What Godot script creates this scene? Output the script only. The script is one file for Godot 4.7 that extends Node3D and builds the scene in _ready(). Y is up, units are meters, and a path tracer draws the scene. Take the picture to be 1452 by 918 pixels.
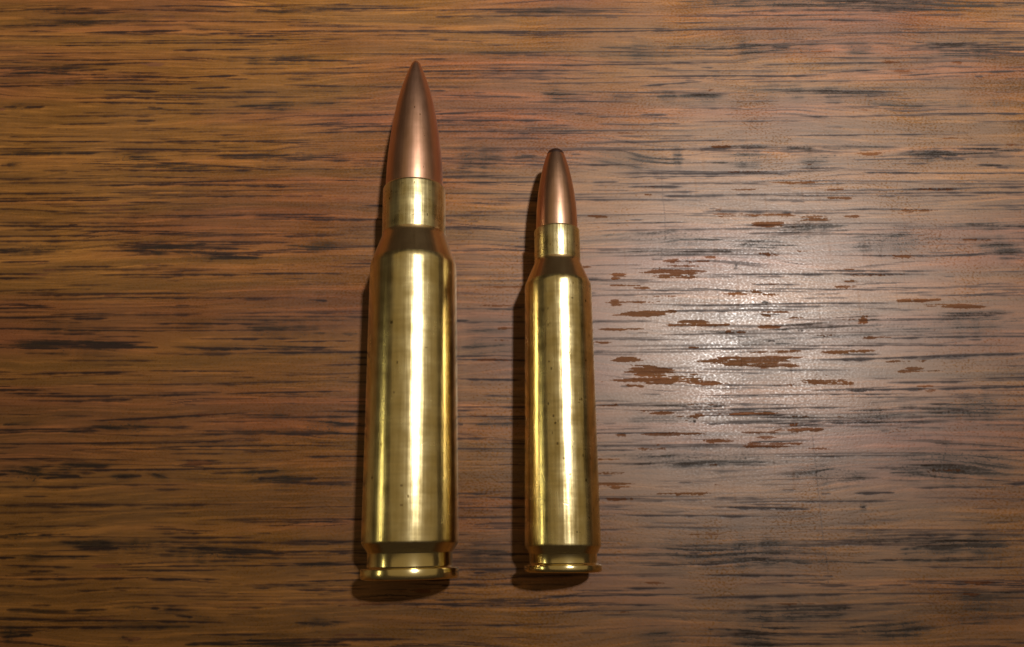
extends Node3D
# Two rifle cartridges on a varnished wood table top, seen from close above. Metres, y up; the tips point to -z.

const MM := 0.001
# the wood texture: TW x TH pixels over PW x PH millimetres, laid so that it repeats seamlessly
const TW := 2048
const TH := 1536
const PW := 200.0
const PH := 128.0
const LEFT := -100.0     # table millimetres at the texture's left edge
const FAR_EDGE := 102.0  # millimetres away from the camera's foot at the texture's upper edge

var rng := RandomNumberGenerator.new()
var pore := PackedFloat32Array()    # brown grain lines
var smoke := PackedFloat32Array()   # grey-black mineral streaks
var pale := PackedFloat32Array()    # paler lines beside the pores
var worn := PackedFloat32Array()    # where the varnish is gone
var ragged: PackedByteArray
var M := {}


func _ready() -> void:
	rng.seed = 7741
	# ---- camera, room light, lamps, exposure
	var cam := Camera3D.new()
	cam.name = "camera"
	cam.fov = 42.97
	cam.near = 0.01
	cam.far = 6.0
	cam.transform = Transform3D(Basis.from_euler(Vector3(deg_to_rad(-90.0 + 15.53), 0, 0)) * Basis(Vector3.BACK, deg_to_rad(-0.17)), Vector3(0, 0.1106, 0))
	add_child(cam)
	cam.current = true
	var env := Environment.new()
	env.background_mode = Environment.BG_COLOR
	env.background_color = Color(0.032, 0.022, 0.013).linear_to_srgb()
	env.background_energy_multiplier = 1.0
	env.tonemap_mode = Environment.TONE_MAPPER_LINEAR
	env.tonemap_exposure = 1.0
	env.sdfgi_enabled = true
	env.ssao_enabled = true
	env.ssil_enabled = true
	var we := WorldEnvironment.new()
	we.name = "room_light"
	we.environment = env
	add_child(we)
	var lamp := SpotLight3D.new()  # out of view; its narrow cone also darkens the table towards the camera
	lamp.name = "unseen_main_lamp"
	lamp.light_color = Color(1.0, 0.985, 0.965)
	lamp.light_energy = 3.7
	lamp.light_size = 0.055
	lamp.spot_range = 6.0
	lamp.spot_attenuation = 2.0
	lamp.spot_angle = 7.8
	lamp.spot_angle_attenuation = 1.0
	lamp.shadow_enabled = true
	lamp.look_at_from_position(Vector3(0.4605, 1.500, -0.4176), Vector3(0.03, 0, -0.175))
	add_child(lamp)
	var side := AreaLight3D.new()  # out of view, placed for the yellow strip along the left of the cases
	side.name = "unseen_side_lamp"
	side.area_size = Vector2(0.03, 0.16)
	side.area_normalize_energy = false
	side.light_color = Color(1.0, 0.96, 0.7)
	side.light_energy = 3.2
	side.area_range = 6.0
	side.shadow_enabled = true
	side.look_at_from_position(Vector3(-0.62, 0.26, -0.03), Vector3(0.0, 0.0, 0.0), Vector3.FORWARD)
	add_child(side)
	var overhead := AreaLight3D.new()  # unseen broad panel, gives the brass its soft tan reflection from above
	overhead.name = "unseen_overhead_panel"
	overhead.area_size = Vector2(3.4, 1.25)
	overhead.area_normalize_energy = false
	overhead.light_color = Color(1.0, 0.88, 0.62)
	overhead.light_energy = 0.062
	overhead.area_range = 6.0
	overhead.shadow_enabled = true
	overhead.look_at_from_position(Vector3(0.3, 0.95, -0.40), Vector3(0.1, 0, -0.2), Vector3.BACK)
	add_child(overhead)
	# ---- the table
	table()
	# ---- the two cartridges
	materials()
	long_cartridge(Vector3(-0.01252, 0, 0.00314), 0.018)
	short_cartridge(Vector3(0.00624, 0, 0.00242), 0.0)


# ---------------------------------------------------------------- table

func stretched(w: int, h: int, freq: float, octaves: int, sd: int) -> PackedByteArray:
	var n := FastNoiseLite.new()
	n.seed = sd
	n.noise_type = FastNoiseLite.TYPE_SIMPLEX_SMOOTH
	n.frequency = freq
	n.fractal_octaves = octaves
	n.fractal_gain = 0.55
	var im := n.get_seamless_image(w, h, false, false, 0.15, true)
	im.convert(Image.FORMAT_L8)
	im.resize(TW, TH, Image.INTERPOLATE_CUBIC)
	return im.get_data()


func stroke(into: PackedFloat32Array, x0: float, x1: float, y0: float, y1: float, half: float, strength: float, breakup: float) -> PackedFloat32Array:
	# one tapering line of grain, all in texture pixels; soft across, broken along
	var len := maxf(x1 - x0, 1.0)
	var ph := rng.randf() * TAU
	var wave := rng.randf_range(0.3, 1.6) * minf(1.0, len / 250.0)
	var reach := int(ceil(half * 2.2)) + 1
	var row := rng.randi_range(0, TH - 1) * TW
	for xi in range(int(x0), int(x1) + 1):
		var t := (xi - x0) / len
		var taper := clampf(minf(t, 1.0 - t) * (5.0 if half < 4.0 else 2.4), 0.0, 1.0)
		var r := (ragged[row + posmod(xi, TW)] / 255.0 - 0.5) * 2.0
		var hw := half * (0.55 + 0.45 * taper) * (1.0 + 0.7 * r)
		var a := strength * (sqrt(taper) if half < 4.0 else smoothstep(0.0, 1.0, taper)) * clampf(1.0 + breakup * (r * 2.6 - 0.15), 0.0, 1.3)
		if a < 0.02 or hw < 0.15:
			continue
		var yc := lerpf(y0, y1, t) + sin(ph + xi * 0.014) * wave + r * 0.9
		var px := posmod(xi, TW)
		for yi in range(int(yc) - reach, int(yc) + reach + 1):
			var d := (yi - yc) / hw
			var v := a * exp(-d * d * 0.9)
			var k := posmod(yi, TH) * TW + px
			if v > into[k]:
				into[k] = minf(1.0, v + into[k] * 0.25)
	return into


func grain(x0: float, x1: float, z0: float, z1: float, thick: float, strength: float, kind: int) -> void:
	# a streak between two places on the table (millimetres right of and away from the camera's foot)
	var sx := TW / PW
	var sy := TH / PH
	var a := (x0 - LEFT) * sx
	var b := (x1 - LEFT) * sx
	var ya := (FAR_EDGE - z0) * sy
	var yb := (FAR_EDGE - z1) * sy
	var h := thick * sy * 0.5
	if kind == 0:
		pore = stroke(pore, a, b, ya, yb, maxf(h * 0.75, 1.5), strength * 1.9, 0.25)
		return
	if kind == 3:
		for i in int(2 + h / 1.3):  # slivers of bare wood with varnish left between
			var o := rng.randf_range(-1.0, 1.0) * h
			var short := absf(o) / h * 0.5
			var u := rng.randf_range(0.0, 0.15 + short)
			var v := 1.0 - rng.randf_range(0.0, 0.15 + short)
			worn = stroke(worn, lerpf(a, b, u), lerpf(a, b, v), lerpf(ya, yb, u) + o, lerpf(ya, yb, v) + o, rng.randf_range(1.1, 2.5), strength * rng.randf_range(0.8, 1.3), 0.35)
		return
	# a cluster: a soft smear and many fine lines of their own length
	if kind == 1:
		smoke = stroke(smoke, a, b, ya, yb, h * 1.1 + 1.5, strength * 0.78, 0.3)
	else:
		smoke = stroke(smoke, a, b, ya, yb, h * 1.2 + 1.5, strength * 0.9, 0.3)
	for i in int(2 + h * (b - a) / 260.0):
		var u := rng.randf() * 0.75 - 0.05
		var v := minf(1.05, u + rng.randf_range(0.18, 0.6))
		var o := rng.randf_range(-0.9, 0.9) * h
		var p := lerpf(a, b, u)
		var q := lerpf(a, b, v)
		var fa := lerpf(ya, yb, u) + o
		var fb := lerpf(ya, yb, v) + o
		if kind == 1:
			pore = stroke(pore, p, q, fa, fb, rng.randf_range(0.9, 1.9), strength * rng.randf_range(0.6, 1.5), 0.5)
			if i % 2 == 0:
				smoke = stroke(smoke, p, q, fa, fb, rng.randf_range(1.0, 2.6), strength * rng.randf_range(0.5, 1.2), 0.5)
		else:
			smoke = stroke(smoke, p, q, fa, fb, rng.randf_range(0.8, 1.9), strength * rng.randf_range(0.5, 1.3), 0.9)


func table() -> void:
	var cells := TW * TH
	pore.resize(cells)
	smoke.resize(cells)
	worn.resize(cells)
	pale.resize(cells)
	ragged = stretched(900, 1536, 0.045, 4, 5)
	var blotch := stretched(160, 512, 0.012, 3, 11)     # broad changes of tone
	var bands := stretched(48, 1536, 0.03, 4, 23)       # growth bands
	var fibre := stretched(150, 1536, 0.22, 3, 37)      # fine fibre
	var flecks := stretched(2048, 96, 0.09, 2, 51)      # fine checks across the grain
	var mist := stretched(512, 384, 0.02, 3, 71)        # wear of the varnish
	var lines := stretched(64, 1536, 0.13, 4, 97)      # pore lines
	var grit := stretched(1300, 1100, 0.34, 2, 83)      # pebbling of the varnish
	# hand-placed streaks, then the many small pores between them
	placed_grain()
	for i in 1500:
		var x := rng.randf() * TW
		var y := rng.randf() * TH
		var l := rng.randf_range(12.0, 90.0)
		pore = stroke(pore, x, x + l, y, y + rng.randf_range(-0.012, 0.012) * l, rng.randf_range(0.8, 1.4), rng.randf_range(0.2, 0.7), 0.4)
	for i in 760:  # long crisp pore lines, some with a paler line beside them
		var x := rng.randf() * TW
		var y := rng.randf() * TH
		var l := rng.randf_range(90.0, 340.0)
		var y1 := y + rng.randf_range(-0.018, 0.018) * l
		var hw := rng.randf_range(0.9, 1.7)
		pore = stroke(pore, x, x + l, y, y1, hw, rng.randf_range(0.45, 1.0), 0.2)
		if i % 3 == 0:
			pale = stroke(pale, x, x + l * rng.randf_range(0.5, 1.0), y - 3.5, y1 - 3.5, rng.randf_range(1.2, 2.2), rng.randf_range(0.3, 0.8), 0.3)
	for i in 220:  # worn specks where the varnish has pulled off the pores
		var x := rng.randf() * TW
		var y := rng.randf() * TH
		worn = stroke(worn, x, x + rng.randf_range(10.0, 90.0), y, y, rng.randf_range(1.0, 3.0), rng.randf_range(0.3, 0.8), 0.6)
	for i in 36:  # flakes lost where the table is most used
		var x := rng.randf_range(-8.0, 62.0)
		var z := 30.0 + rng.randfn(0.0, 11.0)
		grain(x, x + rng.randf_range(2.0, 13.0), z, z + rng.randf_range(-0.2, 0.2), rng.randf_range(0.15, 0.5), rng.randf_range(0.35, 0.7), 3)
	for i in 44:
		var x := rng.randf_range(10.0, 46.0)
		var z := rng.randf_range(12.0, 52.0)
		grain(x, x + rng.randf_range(1.5, 8.0), z, z + rng.randf_range(-0.15, 0.15), rng.randf_range(0.08, 0.2), rng.randf_range(0.35, 0.6), 3)
	crack(22.1, 43.5, 53.5)
	crack(40.4, -4.0, 15.0)
	crack(29.0, 30.0, 36.0)
	crack(25.0, 37.0, 42.0)
	crack(31.5, 22.0, 31.0)
	var color := PackedByteArray()
	color.resize(cells * 3)
	var gloss := PackedByteArray()
	gloss.resize(cells)
	var varnish := PackedByteArray()
	varnish.resize(cells)
	var relief := PackedByteArray()
	relief.resize(cells)
	for k in cells:
		var bl := blotch[k] / 255.0
		var kw := posmod(k + int((bl - 0.5) * 44.0 + (mist[k] - 128) * 0.02) * TW, cells)  # the grain wanders
		var ba := bands[kw] / 255.0
		var fi := fibre[kw] / 255.0
		var fl := flecks[k] / 255.0
		var li := lines[kw] / 255.0
		var rg := ragged[k] / 255.0
		var gr := grit[k] / 255.0
		var deep := smoothstep(0.44, 0.70, li)     # where the fine lines run
		var check := smoothstep(0.72, 0.9, fl) * 0.35    # fine checks across the grain
		var p := clampf(pore[k] * (0.7 + 0.5 * fi) + 0.6 * smoothstep(0.60, 0.78, li) * smoothstep(0.35, 0.75, ba), 0.0, 1.0)
		var s := clampf(1.2 * smoke[k] * (0.32 + 1.1 * deep) * (0.55 + 0.9 * rg) * (0.75 + 0.5 * gr), 0.0, 1.0)
		var dots := smoothstep(0.58, 0.74, gr) * clampf(smoke[k] * 1.5, 0.0, 1.0)   # open pores in the dark streaks
		s = maxf(s, dots * 0.7)
		var w := smoothstep(0.34, 0.56, worn[k] + (rg - 0.5) * 0.9 + (fi - 0.5) * 0.8 + (gr - 0.5) * 0.6) if worn[k] > 0.06 else 0.0
		var tone := 1.0 + (ba - 0.5) * 0.44 + (fi - 0.5) * 0.22 + (fl - 0.5) * 0.04 - check * 0.02 + pale[k] * 0.2 + 0.16 * smoothstep(0.40, 0.24, li)
		var red := clampf((bl - 0.36) * 1.7 + (ba - 0.5) * 0.7, 0.0, 1.0)
		# sRGB tones: olive tan to red-brown
		var r := lerpf(124.0, 115.0, red) * tone
		var g := lerpf(82.0, 68.0, red) * tone
		var b := lerpf(37.0, 40.0, red) * tone
		var e := clampf(p, 0.0, 0.9)
		r = lerpf(r, 38.0, e)
		g = lerpf(g, 19.0, e)
		b = lerpf(b, 12.0, e)
		var n := clampf(s, 0.0, 0.82)
		r = lerpf(r, 37.0, n)
		g = lerpf(g, 25.0, n)
		b = lerpf(b, 14.0, n)
		var wo := w * clampf(0.28 + 0.5 * fi + 0.35 * (rg - 0.5), 0.0, 0.75)
		r = lerpf(r, 97.0 * tone, wo)
		g = lerpf(g, 58.0 * tone, wo)
		b = lerpf(b, 36.0 * tone, wo)
		var at := k * 3
		color[at] = int(clampf(r, 0.0, 255.0))
		color[at + 1] = int(clampf(g, 0.0, 255.0))
		color[at + 2] = int(clampf(b, 0.0, 255.0))
		var ro := 0.37 + (mist[k] / 255.0 - 0.5) * 0.22 + (gr - 0.5) * 0.46 + w * 0.40 + p * 0.22 + s * 0.14 + check * 0.10
		gloss[k] = int(clampf(ro, 0.2, 0.95) * 255.0)
		var co := clampf(0.72 + (mist[k] / 255.0 - 0.5) * 0.9 + (gr - 0.5) * 1.2 + (fi - 0.5) * 0.3 - w * 0.78 - p * 0.7 - s * 0.85 - check * 0.5, 0.0, 1.0)
		varnish[k] = int(co * 255.0)
		var hgt := 0.66 + (fi - 0.5) * 0.22 + (gr - 0.5) * 0.30 - check * 0.14 - p * 0.34 - w * 0.20 - s * 0.16
		relief[k] = int(clampf(hgt, 0.0, 1.0) * 255.0)
	var wood := StandardMaterial3D.new()
	wood.resource_name = "varnished_wood"
	wood.albedo_texture = ImageTexture.create_from_image(Image.create_from_data(TW, TH, false, Image.FORMAT_RGB8, color))
	wood.roughness = 1.0
	wood.roughness_texture = ImageTexture.create_from_image(Image.create_from_data(TW, TH, false, Image.FORMAT_L8, gloss))
	wood.roughness_texture_channel = BaseMaterial3D.TEXTURE_CHANNEL_RED
	wood.metallic_specular = 0.36
	wood.clearcoat_enabled = true
	wood.clearcoat = 0.42
	wood.clearcoat_roughness = 0.37
	wood.clearcoat_texture = ImageTexture.create_from_image(Image.create_from_data(TW, TH, false, Image.FORMAT_L8, varnish))
	wood.heightmap_enabled = true
	wood.heightmap_scale = 0.0022
	wood.heightmap_texture = ImageTexture.create_from_image(Image.create_from_data(TW, TH, false, Image.FORMAT_L8, relief))
	wood.texture_filter = BaseMaterial3D.TEXTURE_FILTER_LINEAR_WITH_MIPMAPS_ANISOTROPIC
	# a board 24 mm thick with rounded-off upper edges; the texture lies in millimetres
	var st := SurfaceTool.new()
	st.begin(Mesh.PRIMITIVE_TRIANGLES)
	var w2 := 0.5
	var d2 := 0.35
	var loops := [[0.0, 0.0012], [-0.0004, 0.0004], [-0.0012, 0.0], [-0.024, 0.0]]
	var centre := Vector3(0, 0, -0.035)
	var ring := func(i: int) -> Array:
		var inset: float = loops[i][1]
		var y: float = loops[i][0]
		return [centre + Vector3(-w2 + inset, y, -d2 + inset), centre + Vector3(w2 - inset, y, -d2 + inset), centre + Vector3(w2 - inset, y, d2 - inset), centre + Vector3(-w2 + inset, y, d2 - inset)]
	var face := func(a: Vector3, b: Vector3, c: Vector3, d: Vector3) -> void:
		for v in [a, b, c, a, c, d]:
			st.set_uv(Vector2((v.x / MM - LEFT) / PW, (v.z / MM + FAR_EDGE - v.y / MM) / PH))
			st.add_vertex(v)
	st.set_smooth_group(-1)
	var top = ring.call(0)
	face.call(top[0], top[1], top[2], top[3])
	for i in 3:
		var u = ring.call(i)
		var l = ring.call(i + 1)
		for j in 4:
			face.call(u[(j + 1) % 4], u[j], l[j], l[(j + 1) % 4])
	var under = ring.call(3)
	face.call(under[3], under[2], under[1], under[0])
	st.generate_normals()
	st.generate_tangents()
	var o := MeshInstance3D.new()
	o.name = "table_top"
	o.mesh = st.commit()
	o.material_override = wood
	o.set_meta("kind", "structure")
	o.set_meta("label", "brown varnished wood table top with dark streaky grain and a worn patch")
	add_child(o, true)


func crack(x: float, z0: float, z1: float) -> void:
	# a hairline check across the grain
	var px := (x - LEFT) * TW / PW
	for yi in range(int((FAR_EDGE - z1) * TH / PH), int((FAR_EDGE - z0) * TH / PH)):
		px += rng.randf_range(-0.3, 0.3)
		var a := 0.55 * ragged[(yi * 7 % TH) * TW + 900] / 255.0
		for d in 2:
			var k := posmod(yi, TH) * TW + int(px) + d
			pore[k] = maxf(pore[k], a * (1.0 - d * 0.5))


func placed_grain() -> void:
	grain(-77.5, -61.4, 81.64, 82.03, 0.62, 0.55, 1)
	grain(-63.3, -41.4, 82.04, 81.51, 0.31, 0.40, 0)
	grain(-41.4, -24.5, 81.51, 81.77, 0.53, 0.55, 1)
	grain(-81.7, -58.1, 79.22, 79.67, 0.79, 0.60, 1)
	grain(-66.2, -51.0, 77.84, 78.14, 0.35, 0.70, 0)
	grain(-52.2, -38.5, 74.62, 74.70, 0.35, 0.60, 0)
	grain(-46.3, -24.1, 73.00, 72.84, 0.86, 0.65, 1)
	grain(-80.2, -61.6, 70.64, 71.55, 0.94, 0.70, 1)
	grain(-68.8, -54.9, 72.13, 72.43, 0.39, 0.60, 0)
	grain(-52.8, -41.6, 69.69, 70.25, 0.34, 0.65, 0)
	grain(-71.8, -54.6, 69.17, 69.53, 0.30, 0.45, 0)
	grain(-61.9, -53.3, 67.70, 67.42, 0.38, 0.70, 0)
	grain(-48.8, -42.5, 67.91, 68.14, 0.38, 0.60, 0)
	grain(-41.3, -35.4, 67.38, 67.27, 0.29, 0.55, 0)
	grain(-79.3, -70.8, 64.75, 64.97, 0.58, 0.70, 1)
	grain(-66.4, -44.5, 65.67, 65.38, 0.29, 0.50, 0)
	grain(-56.3, -51.1, 64.68, 64.33, 0.58, 0.60, 1)
	grain(-42.6, -23.7, 64.75, 65.40, 0.83, 0.65, 1)
	grain(-68.1, -59.3, 61.95, 62.13, 0.29, 0.40, 0)
	grain(-78.0, -61.2, 57.12, 57.35, 0.48, 0.70, 1)
	grain(-62.0, -43.1, 57.83, 57.77, 0.24, 0.50, 0)
	grain(-61.5, -50.5, 56.47, 56.23, 0.72, 0.70, 1)
	grain(-56.9, -40.3, 54.86, 54.96, 0.48, 0.55, 1)
	grain(-44.0, -23.3, 56.41, 56.74, 0.80, 0.65, 1)
	grain(-62.7, -23.2, 54.48, 54.35, 0.24, 0.45, 0)
	grain(-63.1, -28.8, 52.03, 51.76, 0.24, 0.50, 0)
	grain(-75.0, -63.1, 52.47, 52.43, 0.24, 0.35, 0)
	grain(-75.5, -71.5, 55.40, 55.38, 0.56, 0.45, 1)
	grain(-74.4, -59.2, 48.45, 47.44, 0.39, 0.35, 0)
	grain(-53.8, -35.5, 55.84, 54.39, 0.32, 0.40, 0)
	grain(-34.7, -23.9, 68.49, 68.24, 0.30, 0.45, 0)
	grain(-36.7, -24.0, 70.40, 70.53, 0.26, 0.40, 0)
	grain(-75.4, -61.0, 41.60, 42.49, 0.90, 0.55, 1)
	grain(-56.4, -35.9, 42.29, 41.66, 1.50, 0.85, 1)
	grain(-48.5, -36.2, 40.95, 40.84, 0.60, 0.90, 1)
	grain(-64.8, -56.1, 39.29, 39.34, 0.26, 0.50, 0)
	grain(-73.0, -66.0, 40.10, 40.19, 0.30, 0.50, 0)
	grain(-32.8, -22.6, 42.40, 42.51, 0.90, 0.40, 2)
	grain(-73.4, -52.2, 30.11, 30.11, 0.85, 0.70, 1)
	grain(-73.0, -49.8, 27.81, 27.64, 1.34, 0.95, 1)
	grain(-50.5, -21.9, 27.64, 27.06, 0.63, 0.65, 1)
	grain(-47.4, -42.0, 30.74, 31.01, 0.57, 0.50, 1)
	grain(-42.0, -22.1, 31.43, 31.37, 0.29, 0.40, 0)
	grain(-39.5, -22.0, 29.83, 29.59, 1.56, 0.60, 2)
	grain(-66.3, -51.5, 23.86, 24.09, 0.24, 0.50, 0)
	grain(-48.8, -36.2, 24.25, 24.04, 0.24, 0.40, 0)
	grain(-58.0, -51.7, 20.18, 20.16, 0.24, 0.50, 0)
	grain(-57.6, -35.8, 17.32, 18.26, 0.30, 0.70, 0)
	grain(-61.5, -43.9, 16.16, 16.54, 0.66, 0.75, 1)
	grain(-37.1, -29.1, 17.92, 17.90, 0.60, 0.50, 2)
	grain(-28.7, -21.3, 16.56, 16.37, 1.20, 0.60, 2)
	grain(-69.2, -61.5, 16.69, 16.73, 0.47, 0.50, 1)
	grain(-45.8, -21.3, 15.45, 15.38, 0.30, 0.40, 0)
	grain(-28.8, -26.0, 34.27, 34.19, 0.29, 0.60, 0)
	grain(-49.7, -39.7, 21.00, 21.14, 0.20, 0.40, 0)
	grain(-66.4, -52.3, 20.03, 19.99, 0.20, 0.35, 0)
	grain(-62.0, -56.5, 31.64, 31.70, 0.25, 0.50, 0)
	grain(-34.7, -22.7, 43.91, 44.02, 0.26, 0.35, 0)
	grain(-53.1, -26.6, 26.70, 26.44, 0.42, 0.40, 1)
	grain(-60.9, -42.1, 16.58, 16.19, 0.60, 0.65, 1)
	grain(-42.7, -21.6, 15.93, 15.67, 0.46, 0.45, 1)
	grain(-57.3, -33.4, 14.17, 14.59, 0.26, 0.40, 0)
	grain(-66.6, -50.0, 10.99, 11.32, 0.39, 0.60, 1)
	grain(-70.0, -56.1, 10.10, 10.06, 1.28, 0.90, 1)
	grain(-54.4, -49.5, 9.86, 9.78, 0.38, 0.70, 1)
	grain(-49.3, -44.9, 10.42, 9.13, 0.84, 0.60, 1)
	grain(-40.2, -27.9, 10.07, 10.55, 0.38, 0.75, 1)
	grain(-36.8, -25.5, 9.17, 9.32, 0.89, 0.85, 1)
	grain(-29.0, -21.3, 8.76, 8.74, 0.25, 0.50, 0)
	grain(-68.7, -58.2, 2.05, 2.20, 0.43, 0.70, 1)
	grain(-61.0, -49.8, 1.66, 1.01, 0.68, 0.55, 1)
	grain(-68.3, -49.9, -0.40, -0.37, 0.49, 0.70, 1)
	grain(-57.0, -41.2, 0.66, 0.83, 0.92, 0.70, 1)
	grain(-50.0, -29.0, 0.40, -0.27, 1.34, 0.75, 1)
	grain(-46.3, -20.9, 1.46, 1.23, 0.49, 0.50, 1)
	grain(-29.3, -20.8, -1.73, -1.36, 0.42, 0.60, 1)
	grain(-51.3, -41.6, -6.65, -6.97, 0.35, 0.60, 1)
	grain(-43.5, -37.2, -7.56, -8.02, 0.41, 0.70, 1)
	grain(-55.7, -36.5, -9.07, -8.95, 0.41, 0.60, 1)
	grain(-66.7, -59.9, -9.82, -9.55, 0.87, 0.80, 1)
	grain(-50.6, -47.4, -10.02, -10.60, 0.52, 0.60, 1)
	grain(-40.6, -20.3, -11.06, -10.97, 0.92, 0.75, 1)
	grain(-28.5, -20.4, -8.62, -8.79, 0.64, 0.70, 1)
	grain(-47.1, -37.6, -3.24, -3.27, 0.21, 0.40, 0)
	grain(-66.2, -56.7, -1.38, -1.71, 0.24, 0.40, 0)
	grain(-32.2, -25.7, -3.89, -4.03, 0.24, 0.35, 0)
	grain(-36.7, -21.0, 3.90, 3.86, 0.25, 0.35, 0)
	grain(-67.4, -57.7, 6.03, 5.84, 0.25, 0.30, 0)
	grain(-23.2, -21.3, 8.74, 8.67, 0.32, 0.60, 1)
	grain(-65.3, -52.2, -7.05, -6.94, 0.47, 0.50, 1)
	grain(-9.2, 17.3, 81.40, 81.53, 0.89, 0.55, 1)
	grain(25.0, 46.2, 82.75, 82.54, 1.16, 0.75, 2)
	grain(-12.6, 43.4, 77.57, 77.99, 0.26, 0.70, 0)
	grain(-12.5, 10.2, 73.92, 73.58, 0.43, 0.50, 1)
	grain(10.2, 32.1, 74.31, 73.80, 1.99, 0.60, 2)
	grain(32.2, 43.1, 75.10, 75.06, 0.69, 0.50, 1)
	grain(21.2, 43.2, 75.01, 75.19, 0.43, 0.60, 1)
	grain(2.9, 11.9, 66.89, 66.44, 0.92, 0.65, 1)
	grain(11.8, 19.3, 66.23, 66.21, 0.50, 0.50, 1)
	grain(21.5, 26.3, 66.62, 66.06, 1.25, 0.70, 2)
	grain(26.0, 33.1, 66.60, 66.79, 0.38, 0.50, 0)
	grain(-12.3, 2.9, 66.73, 66.26, 0.33, 0.45, 0)
	grain(3.7, 10.3, 65.43, 65.40, 0.42, 0.40, 1)
	grain(-12.2, 6.9, 62.50, 62.31, 0.25, 0.65, 0)
	grain(-1.9, 13.1, 60.22, 60.25, 0.24, 0.50, 0)
	grain(-10.2, -0.1, 55.89, 55.94, 2.40, 0.55, 2)
	grain(-0.4, 5.4, 56.46, 56.24, 0.72, 0.55, 1)
	grain(8.3, 25.7, 56.43, 55.38, 1.60, 0.70, 2)
	grain(4.3, 41.5, 57.37, 57.81, 0.36, 0.55, 0)
	grain(20.5, 41.1, 53.49, 53.54, 0.36, 0.60, 0)
	grain(17.5, 25.1, 51.53, 51.43, 0.27, 0.50, 0)
	grain(9.4, 20.4, 57.83, 57.80, 0.24, 0.35, 0)
	grain(19.4, 29.1, 68.18, 68.90, 0.29, 0.50, 0)
	grain(20.6, 25.3, 61.78, 61.76, 0.25, 0.50, 0)
	grain(19.1, 23.6, 63.26, 63.25, 0.25, 0.50, 0)
	grain(-7.5, 9.7, 70.47, 70.33, 0.21, 0.30, 0)
	grain(-11.1, -0.1, 63.61, 63.99, 0.29, 0.35, 0)
	grain(-7.2, 4.2, 47.65, 47.62, 0.31, 0.30, 0)
	grain(11.5, 15.8, 52.26, 52.32, 0.31, 0.45, 0)
	grain(23.6, 30.0, 50.07, 49.85, 0.35, 0.55, 0)
	grain(32.2, 36.9, 50.16, 50.14, 0.35, 0.55, 0)
	grain(24.9, 82.6, 82.75, 82.73, 1.34, 0.75, 2)
	grain(44.0, 82.4, 81.79, 81.30, 0.62, 0.55, 1)
	grain(23.5, 49.0, 77.88, 78.14, 0.26, 0.60, 0)
	grain(43.4, 58.7, 79.66, 79.52, 0.27, 0.50, 0)
	grain(49.3, 81.7, 77.35, 77.41, 0.26, 0.55, 0)
	grain(24.4, 50.9, 74.26, 74.60, 1.56, 0.50, 2)
	grain(50.5, 57.0, 74.47, 74.45, 1.38, 0.80, 2)
	grain(56.6, 81.3, 74.80, 75.49, 0.87, 0.70, 1)
	grain(59.1, 81.1, 73.28, 74.07, 1.29, 0.55, 2)
	grain(24.0, 33.3, 66.32, 66.28, 1.25, 0.70, 2)
	grain(33.0, 60.4, 67.42, 66.48, 1.26, 0.70, 2)
	grain(52.8, 62.8, 65.13, 64.68, 1.16, 0.65, 2)
	grain(62.8, 79.5, 65.02, 65.17, 1.25, 0.50, 2)
	grain(60.7, 79.2, 63.28, 63.22, 0.25, 0.60, 0)
	grain(37.6, 48.2, 69.64, 70.02, 0.25, 0.50, 0)
	grain(59.0, 80.5, 69.82, 70.59, 0.30, 0.50, 0)
	grain(43.0, 57.0, 63.01, 62.76, 0.25, 0.40, 0)
	grain(29.0, 57.1, 57.97, 57.75, 0.36, 0.50, 1)
	grain(28.9, 40.9, 56.16, 56.52, 2.00, 0.50, 2)
	grain(41.6, 48.1, 55.92, 55.70, 1.76, 0.65, 2)
	grain(53.7, 78.1, 56.68, 57.12, 1.04, 0.70, 1)
	grain(58.0, 67.1, 56.39, 56.12, 0.88, 0.80, 1)
	grain(22.2, 41.7, 53.56, 53.58, 0.32, 0.55, 0)
	grain(41.8, 49.4, 54.37, 54.42, 0.32, 0.50, 0)
	grain(51.5, 59.8, 53.70, 53.59, 0.20, 0.60, 0)
	grain(57.7, 66.6, 50.97, 50.94, 0.20, 0.70, 0)
	grain(32.4, 37.5, 50.23, 50.14, 0.35, 0.60, 0)
	grain(22.0, 26.7, 50.03, 50.02, 0.35, 0.60, 0)
	grain(27.6, 40.1, 47.54, 47.69, 0.38, 0.50, 0)
	grain(23.4, 25.6, 56.18, 55.97, 1.60, 0.80, 2)
	grain(48.7, 57.2, 47.85, 47.90, 0.31, 0.30, 0)
	grain(38.2, 44.6, 71.76, 71.91, 0.30, 0.45, 0)
	grain(13.6, 34.3, 41.43, 41.15, 0.37, 0.60, 1)
	grain(13.6, 30.5, 43.70, 43.65, 1.49, 0.60, 2)
	grain(37.6, 49.6, 44.85, 45.34, 1.50, 0.75, 2)
	grain(45.3, 61.2, 42.38, 43.01, 2.11, 0.60, 2)
	grain(29.9, 41.3, 42.32, 42.55, 1.58, 0.60, 2)
	grain(61.6, 75.5, 45.41, 45.26, 0.75, 0.60, 1)
	grain(65.1, 74.8, 42.47, 41.02, 1.80, 0.65, 2)
	grain(42.9, 60.6, 38.51, 38.35, 0.31, 0.55, 0)
	grain(56.8, 73.2, 31.82, 32.07, 0.70, 0.75, 1)
	grain(34.3, 61.3, 29.49, 30.00, 2.19, 0.40, 2)
	grain(27.5, 43.8, 28.27, 27.97, 1.48, 0.45, 2)
	grain(55.5, 73.0, 29.92, 30.61, 1.80, 0.45, 2)
	grain(13.1, 40.1, 29.45, 29.67, 0.50, 0.55, 2)
	grain(41.1, 72.2, 25.52, 26.11, 0.49, 0.75, 0)
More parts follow.
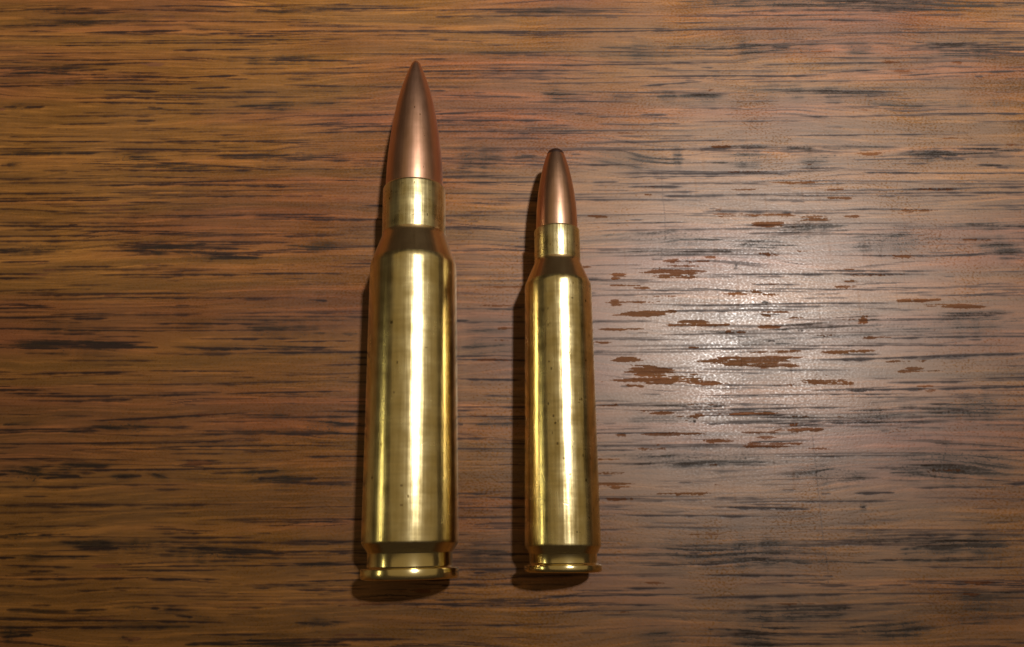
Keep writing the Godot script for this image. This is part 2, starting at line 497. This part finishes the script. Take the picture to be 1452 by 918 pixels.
	grain(57.7, 71.4, 21.36, 21.55, 0.48, 0.60, 0)
	grain(45.4, 58.2, 21.15, 21.35, 0.38, 0.70, 0)
	grain(31.5, 42.7, 18.11, 17.74, 1.23, 0.50, 2)
	grain(53.0, 70.9, 18.18, 18.60, 1.60, 0.85, 2)
	grain(12.8, 32.5, 19.11, 19.19, 0.43, 0.60, 1)
	grain(14.6, 24.9, 17.22, 17.33, 0.94, 0.55, 2)
	grain(12.6, 37.0, 11.89, 12.05, 1.83, 0.60, 2)
	grain(48.4, 69.6, 10.87, 11.17, 2.73, 0.80, 2)
	grain(42.7, 54.8, 17.84, 17.56, 1.41, 0.40, 2)
	grain(14.0, 42.4, 53.76, 53.66, 0.50, 0.45, 0)
	grain(16.9, 25.0, 51.53, 51.51, 0.44, 0.50, 0)
	grain(58.3, 66.4, 51.07, 50.93, 0.33, 0.80, 0)
	grain(67.0, 77.1, 54.69, 54.44, 0.56, 0.50, 1)
	grain(23.9, 40.1, 49.97, 50.25, 0.49, 0.40, 0)
	grain(27.8, 45.8, 47.68, 47.35, 0.54, 0.40, 0)
	grain(16.4, 28.2, 38.08, 38.14, 0.62, 0.80, 3)
	grain(19.8, 25.7, 37.45, 37.43, 0.93, 0.85, 3)
	grain(13.2, 23.4, 31.86, 32.13, 0.50, 0.80, 3)
	grain(22.8, 28.2, 30.92, 30.91, 0.60, 0.85, 3)
	grain(24.4, 41.6, 25.38, 25.42, 0.88, 0.90, 3)
	grain(27.8, 39.7, 25.07, 25.04, 1.17, 0.95, 3)
	grain(12.4, 27.6, 22.60, 22.55, 1.06, 0.90, 3)
	grain(14.9, 23.4, 24.14, 23.87, 1.65, 0.85, 3)
	grain(13.0, 18.7, 25.36, 25.59, 0.68, 0.60, 3)
	grain(36.6, 49.8, 22.53, 22.29, 0.48, 0.70, 3)
	grain(51.9, 59.5, 23.93, 24.00, 0.68, 0.60, 3)
	grain(15.4, 28.5, 15.02, 15.17, 0.65, 0.70, 3)
	grain(36.0, 42.5, 15.80, 15.78, 0.42, 0.70, 3)
	grain(30.2, 40.4, 13.77, 13.65, 0.65, 0.60, 3)
	grain(34.1, 39.6, 45.39, 45.48, 0.96, 0.80, 3)
	grain(40.7, 47.7, 46.45, 46.53, 0.75, 0.60, 3)
	grain(13.4, 16.4, 37.78, 37.77, 1.03, 0.60, 3)
	grain(13.3, 15.7, 33.83, 33.82, 0.91, 0.60, 3)
	grain(34.5, 36.9, 32.19, 31.98, 0.60, 0.85, 3)
	grain(48.0, 50.1, 31.19, 31.19, 1.20, 0.60, 3)
	grain(39.4, 40.8, 29.47, 29.72, 0.70, 0.80, 1)
	grain(34.4, 36.4, 28.25, 28.14, 0.45, 0.90, 1)
	grain(31.4, 32.4, 39.02, 39.01, 0.62, 0.90, 1)
	grain(34.9, 36.5, 33.61, 33.60, 0.41, 0.90, 1)
	grain(23.5, 24.9, 17.19, 17.19, 0.75, 0.50, 1)
	grain(11.6, 36.6, 11.75, 11.90, 1.08, 0.60, 2)
	grain(26.4, 35.8, 12.01, 11.98, 1.08, 0.80, 2)
	grain(34.1, 50.3, 10.25, 9.44, 1.54, 0.55, 2)
	grain(48.8, 63.7, 10.01, 10.35, 1.69, 0.90, 2)
	grain(50.7, 68.3, 12.52, 12.08, 1.17, 0.55, 2)
	grain(18.4, 27.7, 7.51, 7.56, 0.45, 0.60, 3)
	grain(26.0, 39.1, 5.68, 5.34, 0.38, 0.70, 0)
	grain(45.0, 50.5, 7.36, 7.42, 0.30, 0.70, 0)
	grain(45.2, 46.8, 5.47, 5.54, 0.38, 0.70, 1)
	grain(11.3, 31.0, 0.75, 0.69, 0.73, 0.55, 2)
	grain(11.2, 45.3, -0.34, -0.44, 2.33, 0.70, 2)
	grain(30.2, 37.8, 0.15, 0.13, 1.46, 0.70, 2)
	grain(49.2, 67.5, 0.27, 1.14, 1.61, 0.85, 2)
	grain(41.7, 56.9, 1.40, 1.54, 0.96, 0.45, 2)
	grain(44.5, 66.1, -0.99, -0.94, 0.51, 0.60, 1)
	grain(23.9, 39.7, -2.99, -3.03, 0.32, 0.50, 0)
	grain(22.3, 43.2, -5.70, -5.30, 0.43, 0.50, 0)
	grain(25.8, 45.6, -7.89, -7.25, 1.54, 0.80, 2)
	grain(52.8, 66.3, -6.21, -5.72, 1.77, 0.60, 2)
	grain(39.0, 55.3, -9.85, -9.55, 1.60, 0.75, 2)
	grain(23.9, 39.8, -9.29, -9.51, 1.04, 0.50, 2)
	grain(14.2, 22.7, -10.65, -10.50, 1.38, 0.60, 2)
	grain(11.0, 22.1, -7.85, -8.06, 1.05, 0.35, 2)
	grain(14.1, 20.8, -4.50, -4.52, 0.32, 0.50, 0)
	grain(49.4, 63.6, -3.71, -3.93, 0.32, 0.40, 0)
	grain(11.5, 17.6, 6.70, 6.76, 0.38, 0.50, 3)
	grain(25.6, 34.5, -10.85, -10.88, 1.38, 0.50, 2)
	grain(53.3, 65.9, -8.32, -8.01, 1.40, 0.50, 2)
	grain(64.5, 68.8, 8.44, 8.62, 0.38, 0.50, 0)
	grain(-8.2, 1.3, 32.96, 32.87, 0.19, 0.40, 0)
	grain(-8.5, 1.3, 30.00, 29.44, 1.33, 0.35, 2)
	grain(-8.4, 1.3, 27.49, 27.59, 1.58, 0.60, 2)
	grain(-8.5, -6.7, 16.58, 16.57, 0.50, 0.50, 1)
	grain(-6.7, 1.2, 16.57, 16.68, 0.90, 0.80, 2)
	grain(-8.3, 1.3, 22.93, 22.77, 0.23, 0.50, 0)
	grain(-8.4, 1.3, 25.52, 25.49, 0.37, 0.35, 3)
	grain(-8.5, -5.9, 31.21, 31.20, 0.27, 0.50, 0)
	grain(-3.8, 1.3, 20.61, 20.34, 0.20, 0.40, 0)
	grain(-8.1, 1.4, -0.21, -0.24, 1.61, 0.55, 2)
	grain(-8.0, 1.3, -3.93, -3.96, 0.26, 0.40, 0)
	grain(-9.6, 1.3, -6.54, -6.52, 0.21, 0.35, 0)


# ---------------------------------------------------------------- cartridges

func metal(called: String, c: Color, rough: float, tex: Array) -> StandardMaterial3D:
	var m := StandardMaterial3D.new()
	m.resource_name = called
	m.albedo_color = c.linear_to_srgb()
	m.metallic = 1.0
	m.roughness = rough
	if tex.size():
		m.albedo_texture = tex[0]
		m.heightmap_enabled = true
		m.heightmap_texture = tex[1]
		m.heightmap_scale = tex[2]
		m.roughness = rough / 0.7
		m.roughness_texture = tex[3]
		m.roughness_texture_channel = BaseMaterial3D.TEXTURE_CHANNEL_RED
	return m


func handled(sd: int, spots: int, bump: float, amount := 1.0) -> Array:
	# handled brass: faint draw lines along the case, rings round it, nicks and tarnish spots; [tint, relief, depth]
	var w := 512
	var h := 512
	var n := FastNoiseLite.new()
	n.seed = sd
	n.frequency = 0.02
	n.fractal_octaves = 4
	var cloud := n.get_seamless_image(w, h, false, false, 0.15, true)
	cloud.convert(Image.FORMAT_L8)
	n.frequency = 0.11
	var lines := n.get_seamless_image(w, 24, false, false, 0.15, true)
	lines.convert(Image.FORMAT_L8)
	lines.resize(w, h, Image.INTERPOLATE_CUBIC)
	n.seed = sd + 3
	var rings := n.get_seamless_image(24, h, false, false, 0.15, true)
	rings.convert(Image.FORMAT_L8)
	rings.resize(w, h, Image.INTERPOLATE_CUBIC)
	var tint := Image.create(w, h, false, Image.FORMAT_RGB8)
	var rel := Image.create(w, h, false, Image.FORMAT_L8)
	var dull := Image.create(w, h, false, Image.FORMAT_L8)
	for y in h:
		for x in w:
			var c := (cloud.get_pixel(x, y).r - 0.5) * amount
			var l := (lines.get_pixel(x, y).r - 0.5) * amount
			var r := (rings.get_pixel(x, y).r - 0.5) * amount
			var t := clampf(0.95 + c * 0.10 + l * 0.07 + r * 0.06, 0.0, 1.0)
			tint.set_pixel(x, y, Color(t, t * (1.0 + c * 0.03), t * (1.0 + c * 0.12)))
			var g := clampf(0.5 + l * 0.5 + r * 0.12 + c * 0.5, 0.0, 1.0)
			rel.set_pixel(x, y, Color(g, g, g))
			var u := clampf(0.7 + c * 0.20 + l * 0.16 + r * 0.05, 0.3, 1.0)
			dull.set_pixel(x, y, Color(u, u, u))
	var r2 := RandomNumberGenerator.new()
	r2.seed = sd
	for i in spots:
		var x := r2.randi_range(0, w - 1)
		var y := r2.randi_range(0, h - 1)
		var a := r2.randf_range(0.55, 0.85)
		var lx := r2.randi_range(2, 5)
		var ly := r2.randi_range(1, 4)
		for dy in ly:
			for dx in lx:
				var p := Vector2i((x + dx) % w, (y + dy) % h)
				var q := tint.get_pixelv(p)
				tint.set_pixelv(p, Color(q.r * a, q.g * a * 0.96, q.b * a * 0.9))
				rel.set_pixelv(p, Color(0.25, 0.25, 0.25))
	for i in spots:  # fine scratches
		var x := r2.randf() * w
		var y := r2.randf() * h
		var dx := r2.randf_range(-1.0, 1.0)
		var dy := r2.randf_range(-1.0, 1.0)
		for s in r2.randi_range(6, 40):
			var p := Vector2i(posmod(int(x + dx * s), w), posmod(int(y + dy * s), h))
			var g := rel.get_pixelv(p).r - 0.22
			rel.set_pixelv(p, Color(g, g, g))
	return [ImageTexture.create_from_image(tint), ImageTexture.create_from_image(rel), bump, ImageTexture.create_from_image(dull)]


func materials() -> void:
	var clean := handled(31, 34, 0.0015)
	var used := handled(87, 230, 0.0015, 1.25)
	var smooth := handled(52, 45, 0.0015, 0.35)
	var brass := Color(0.88, 0.72, 0.37)
	M.brass = metal("brass", brass, 0.24, clean)
	M.warm_sheen = metal("warm_sheen_brass", Color(0.86, 0.62, 0.34), 0.24, smooth)  # shoulder colour warmed in place of warm reflections from the far side
	M.neck = metal("neck_brass", Color(0.82, 0.69, 0.37), 0.24 + 0.05, used)
	M.used = metal("handled_brass", brass, 0.24, used)
	M.turned = metal("turned_brass", brass * 0.92, 0.24 - 0.06, [])
	M.copper = metal("copper_jacket", Color(0.78, 0.44, 0.29), 0.33, smooth)
	M.gilding = metal("gilding_metal", Color(0.80, 0.47, 0.31), 0.33 - 0.03, smooth)
	M.lead = metal("dark_tip", Color(0.16, 0.10, 0.085), 0.42, [])
	M.primer = metal("primer_cup", Color(0.72, 0.60, 0.36), 0.3, [])


func lathe(profile: Array, sides := 128) -> ArrayMesh:
	# profile: [z from the base, radius] in millimetres, from the base to the tip; a closed seam, smooth except where a station is doubled
	var pts := []
	for i in profile.size():
		pts.append(Vector2(profile[i][0], profile[i][1]))
	var st := SurfaceTool.new()
	st.begin(Mesh.PRIMITIVE_TRIANGLES)
	st.set_smooth_group(0)
	var length := 0.0
	for i in range(1, pts.size()):
		var a: Vector2 = pts[i - 1]
		var b: Vector2 = pts[i]
		var d := b - a
		if d.length() < 1e-6:
			continue
		var na := slope(pts, i - 1, d)
		var nb := slope(pts, i, d)
		for j in sides:
			var t0 := TAU * j / sides
			var t1 := TAU * (j + 1) / sides
			var q := [[a, na, t0], [b, nb, t0], [b, nb, t1], [a, na, t1]]
			for k in [0, 2, 1, 0, 3, 2]:
				var p: Vector2 = q[k][0]
				var n: Vector2 = q[k][1]
				var t: float = q[k][2]
				st.set_normal(Vector3(cos(t) * n.y, sin(t) * n.y, -n.x))
				st.set_uv(Vector2(t / TAU, p.x / 40.0))
				st.add_vertex(Vector3(cos(t) * p.y, sin(t) * p.y, -p.x) * MM)
	st.index()
	st.generate_tangents()
	return st.commit()


func slope(pts: Array, i: int, d: Vector2) -> Vector2:
	# the normal (along, out) at station i for the segment running along d: shared with the next segment when they meet at under 22 degrees
	var own := Vector2(-d.y, d.x).normalized()
	var sum := own
	for o in [i - 1, i]:
		if o >= 0 and o + 1 < pts.size():
			var e: Vector2 = pts[o + 1] - pts[o]
			if e.length() > 1e-6:
				var n := Vector2(-e.y, e.x).normalized()
				if n.dot(own) > 0.925 and n.dot(own) < 0.99999:
					sum += n
	return sum.normalized()


func part(called: String, profile: Array, m: Material, parent: Node3D) -> MeshInstance3D:
	var o := MeshInstance3D.new()
	o.name = called
	o.mesh = lathe(profile)
	o.material_override = m
	parent.add_child(o, true)
	return o


func rounded(corner: Vector2, from: Vector2, to: Vector2, r: float, steps := 5) -> Array:
	# a corner of a profile eased over the distance r on either side
	var a := corner + (from - corner).normalized() * r
	var b := corner + (to - corner).normalized() * r
	var out := []
	for i in steps + 1:
		var t := float(i) / steps
		var p := a.lerp(corner, t).lerp(corner.lerp(b, t), t)
		out.append([p.x, p.y])
	return out


func cartridge(called: String, label: String, at: Vector3, turn: float, radius: float, spin: float) -> Node3D:
	var root := Node3D.new()
	root.name = called
	root.set_meta("label", label)
	root.set_meta("category", "cartridge")
	root.set_meta("group", "brass rifle cartridges lying on the table")
	root.position = at + Vector3(0, radius * MM, 0)
	root.basis = Basis(Vector3.UP, turn) * Basis(Vector3.BACK, spin)
	add_child(root, true)
	return root


func long_cartridge(at: Vector3, turn: float) -> void:
	var c := cartridge("long_rifle_cartridge", "longer and thicker brass cartridge with a sharply pointed copper bullet, on the left", at, turn, 6.0, 0.4)
	part("rim", [[0.0, 3.6], [0.0, 5.7], [0.1, 5.88], [0.22, 5.97], [0.34, 6.0], [1.12, 6.0], [1.23, 5.97], [1.31, 5.88], [1.35, 5.7], [1.36, 5.38]], M.turned, c)
	part("extractor_groove", [[1.36, 5.38], [1.42, 5.27], [1.52, 5.22], [3.0, 5.2], [3.1, 5.22], [3.2, 5.28], [4.08, 5.86], [4.15, 5.9]], M.turned, c)
	var body := [[4.15, 5.9], [4.2, 5.93], [4.3, 5.955], [4.5, 5.965], [12.0, 5.93], [22.0, 5.87], [32.0, 5.82]]
	body += rounded(Vector2(40.2, 5.77), Vector2(32.0, 5.82), Vector2(44.3, 4.36), 0.45)
	part("case_body", body, M.brass, c)
	var s = body[body.size() - 1]
	var shoulder := [[s[0], s[1]]]
	shoulder += rounded(Vector2(44.3, 4.3), Vector2(40.2, 5.77), Vector2(51.4, 4.28), 0.35)
	part("case_shoulder", shoulder, M.warm_sheen, c)
	var e = shoulder[shoulder.size() - 1]
	part("case_neck", [[e[0], e[1]], [48.0, 4.29], [51.1, 4.28], [51.26, 4.26], [51.38, 4.2], [51.42, 4.16], [51.42, 3.9]], M.neck, c)
	var b := part("bullet", [[50.6, 3.93], [52.6, 3.93], [54.5, 3.87], [57.0, 3.68], [59.5, 3.42], [62.0, 3.08], [64.5, 2.65], [67.0, 2.06], [69.0, 1.46], [70.4, 0.96], [71.0, 0.72]], M.copper, c)
	part("bullet_tip", [[71.0, 0.72], [71.3, 0.57], [71.55, 0.4], [71.68, 0.24], [71.75, 0.0]], M.copper, b)
	part("primer", [[0.25, 0.0], [0.12, 1.2], [0.08, 2.3], [0.14, 2.55], [0.4, 2.66]], M.primer, c)
	part("case_head", [[0.4, 2.66], [0.1, 2.74], [0.0, 2.9], [0.0, 3.6]], M.turned, c)


func short_cartridge(at: Vector3, turn: float) -> void:
	var c := cartridge("short_rifle_cartridge", "shorter and slimmer brass cartridge whose copper bullet has a rounded dark tip, on the right", at, turn, 4.8, 2.1)
	part("rim", [[0.0, 3.0], [0.0, 4.5], [0.1, 4.68], [0.25, 4.78], [0.35, 4.8], [0.7, 4.8], [0.82, 4.77], [0.92, 4.66], [1.0, 4.4]], M.turned, c)
	part("extractor_groove", [[1.0, 4.4], [1.05, 4.27], [1.12, 4.22], [2.12, 4.22], [2.22, 4.25], [2.32, 4.32], [3.0, 4.68], [3.05, 4.71]], M.turned, c)
	var body := [[3.05, 4.71], [3.1, 4.735], [3.2, 4.755], [3.4, 4.76], [12.0, 4.69], [22.0, 4.62], [31.0, 4.55]]
	body += rounded(Vector2(37.0, 4.5), Vector2(31.0, 4.55), Vector2(40.25, 3.22), 0.4)
	part("case_body", body, M.used, c)
	var s = body[body.size() - 1]
	var shoulder := [[s[0], s[1]]]
	shoulder += rounded(Vector2(40.25, 3.16), Vector2(37.0, 4.5), Vector2(45.0, 3.14), 0.3)
	part("case_shoulder", shoulder, M.warm_sheen, c)
	var e = shoulder[shoulder.size() - 1]
	part("case_neck", [[e[0], e[1]], [43.0, 3.14], [44.75, 3.14], [44.88, 3.12], [44.97, 3.08], [45.0, 3.05], [45.0, 2.85]], M.neck, c)
	var b := part("bullet", [[44.3, 2.87], [46.0, 2.87], [48.0, 2.8], [50.5, 2.56], [52.5, 2.27], [54.5, 1.86], [55.8, 1.5], [56.5, 1.26]], M.gilding, c)
	part("bullet_tip", [[56.5, 1.26], [56.8, 1.17], [57.05, 1.02], [57.25, 0.78], [57.37, 0.45], [57.42, 0.0]], M.lead, b)
	part("primer", [[0.22, 0.0], [0.1, 1.0], [0.07, 1.9], [0.12, 2.12], [0.35, 2.2]], M.primer, c)
	part("case_head", [[0.35, 2.2], [0.08, 2.28], [0.0, 2.42], [0.0, 3.0]], M.turned, c)
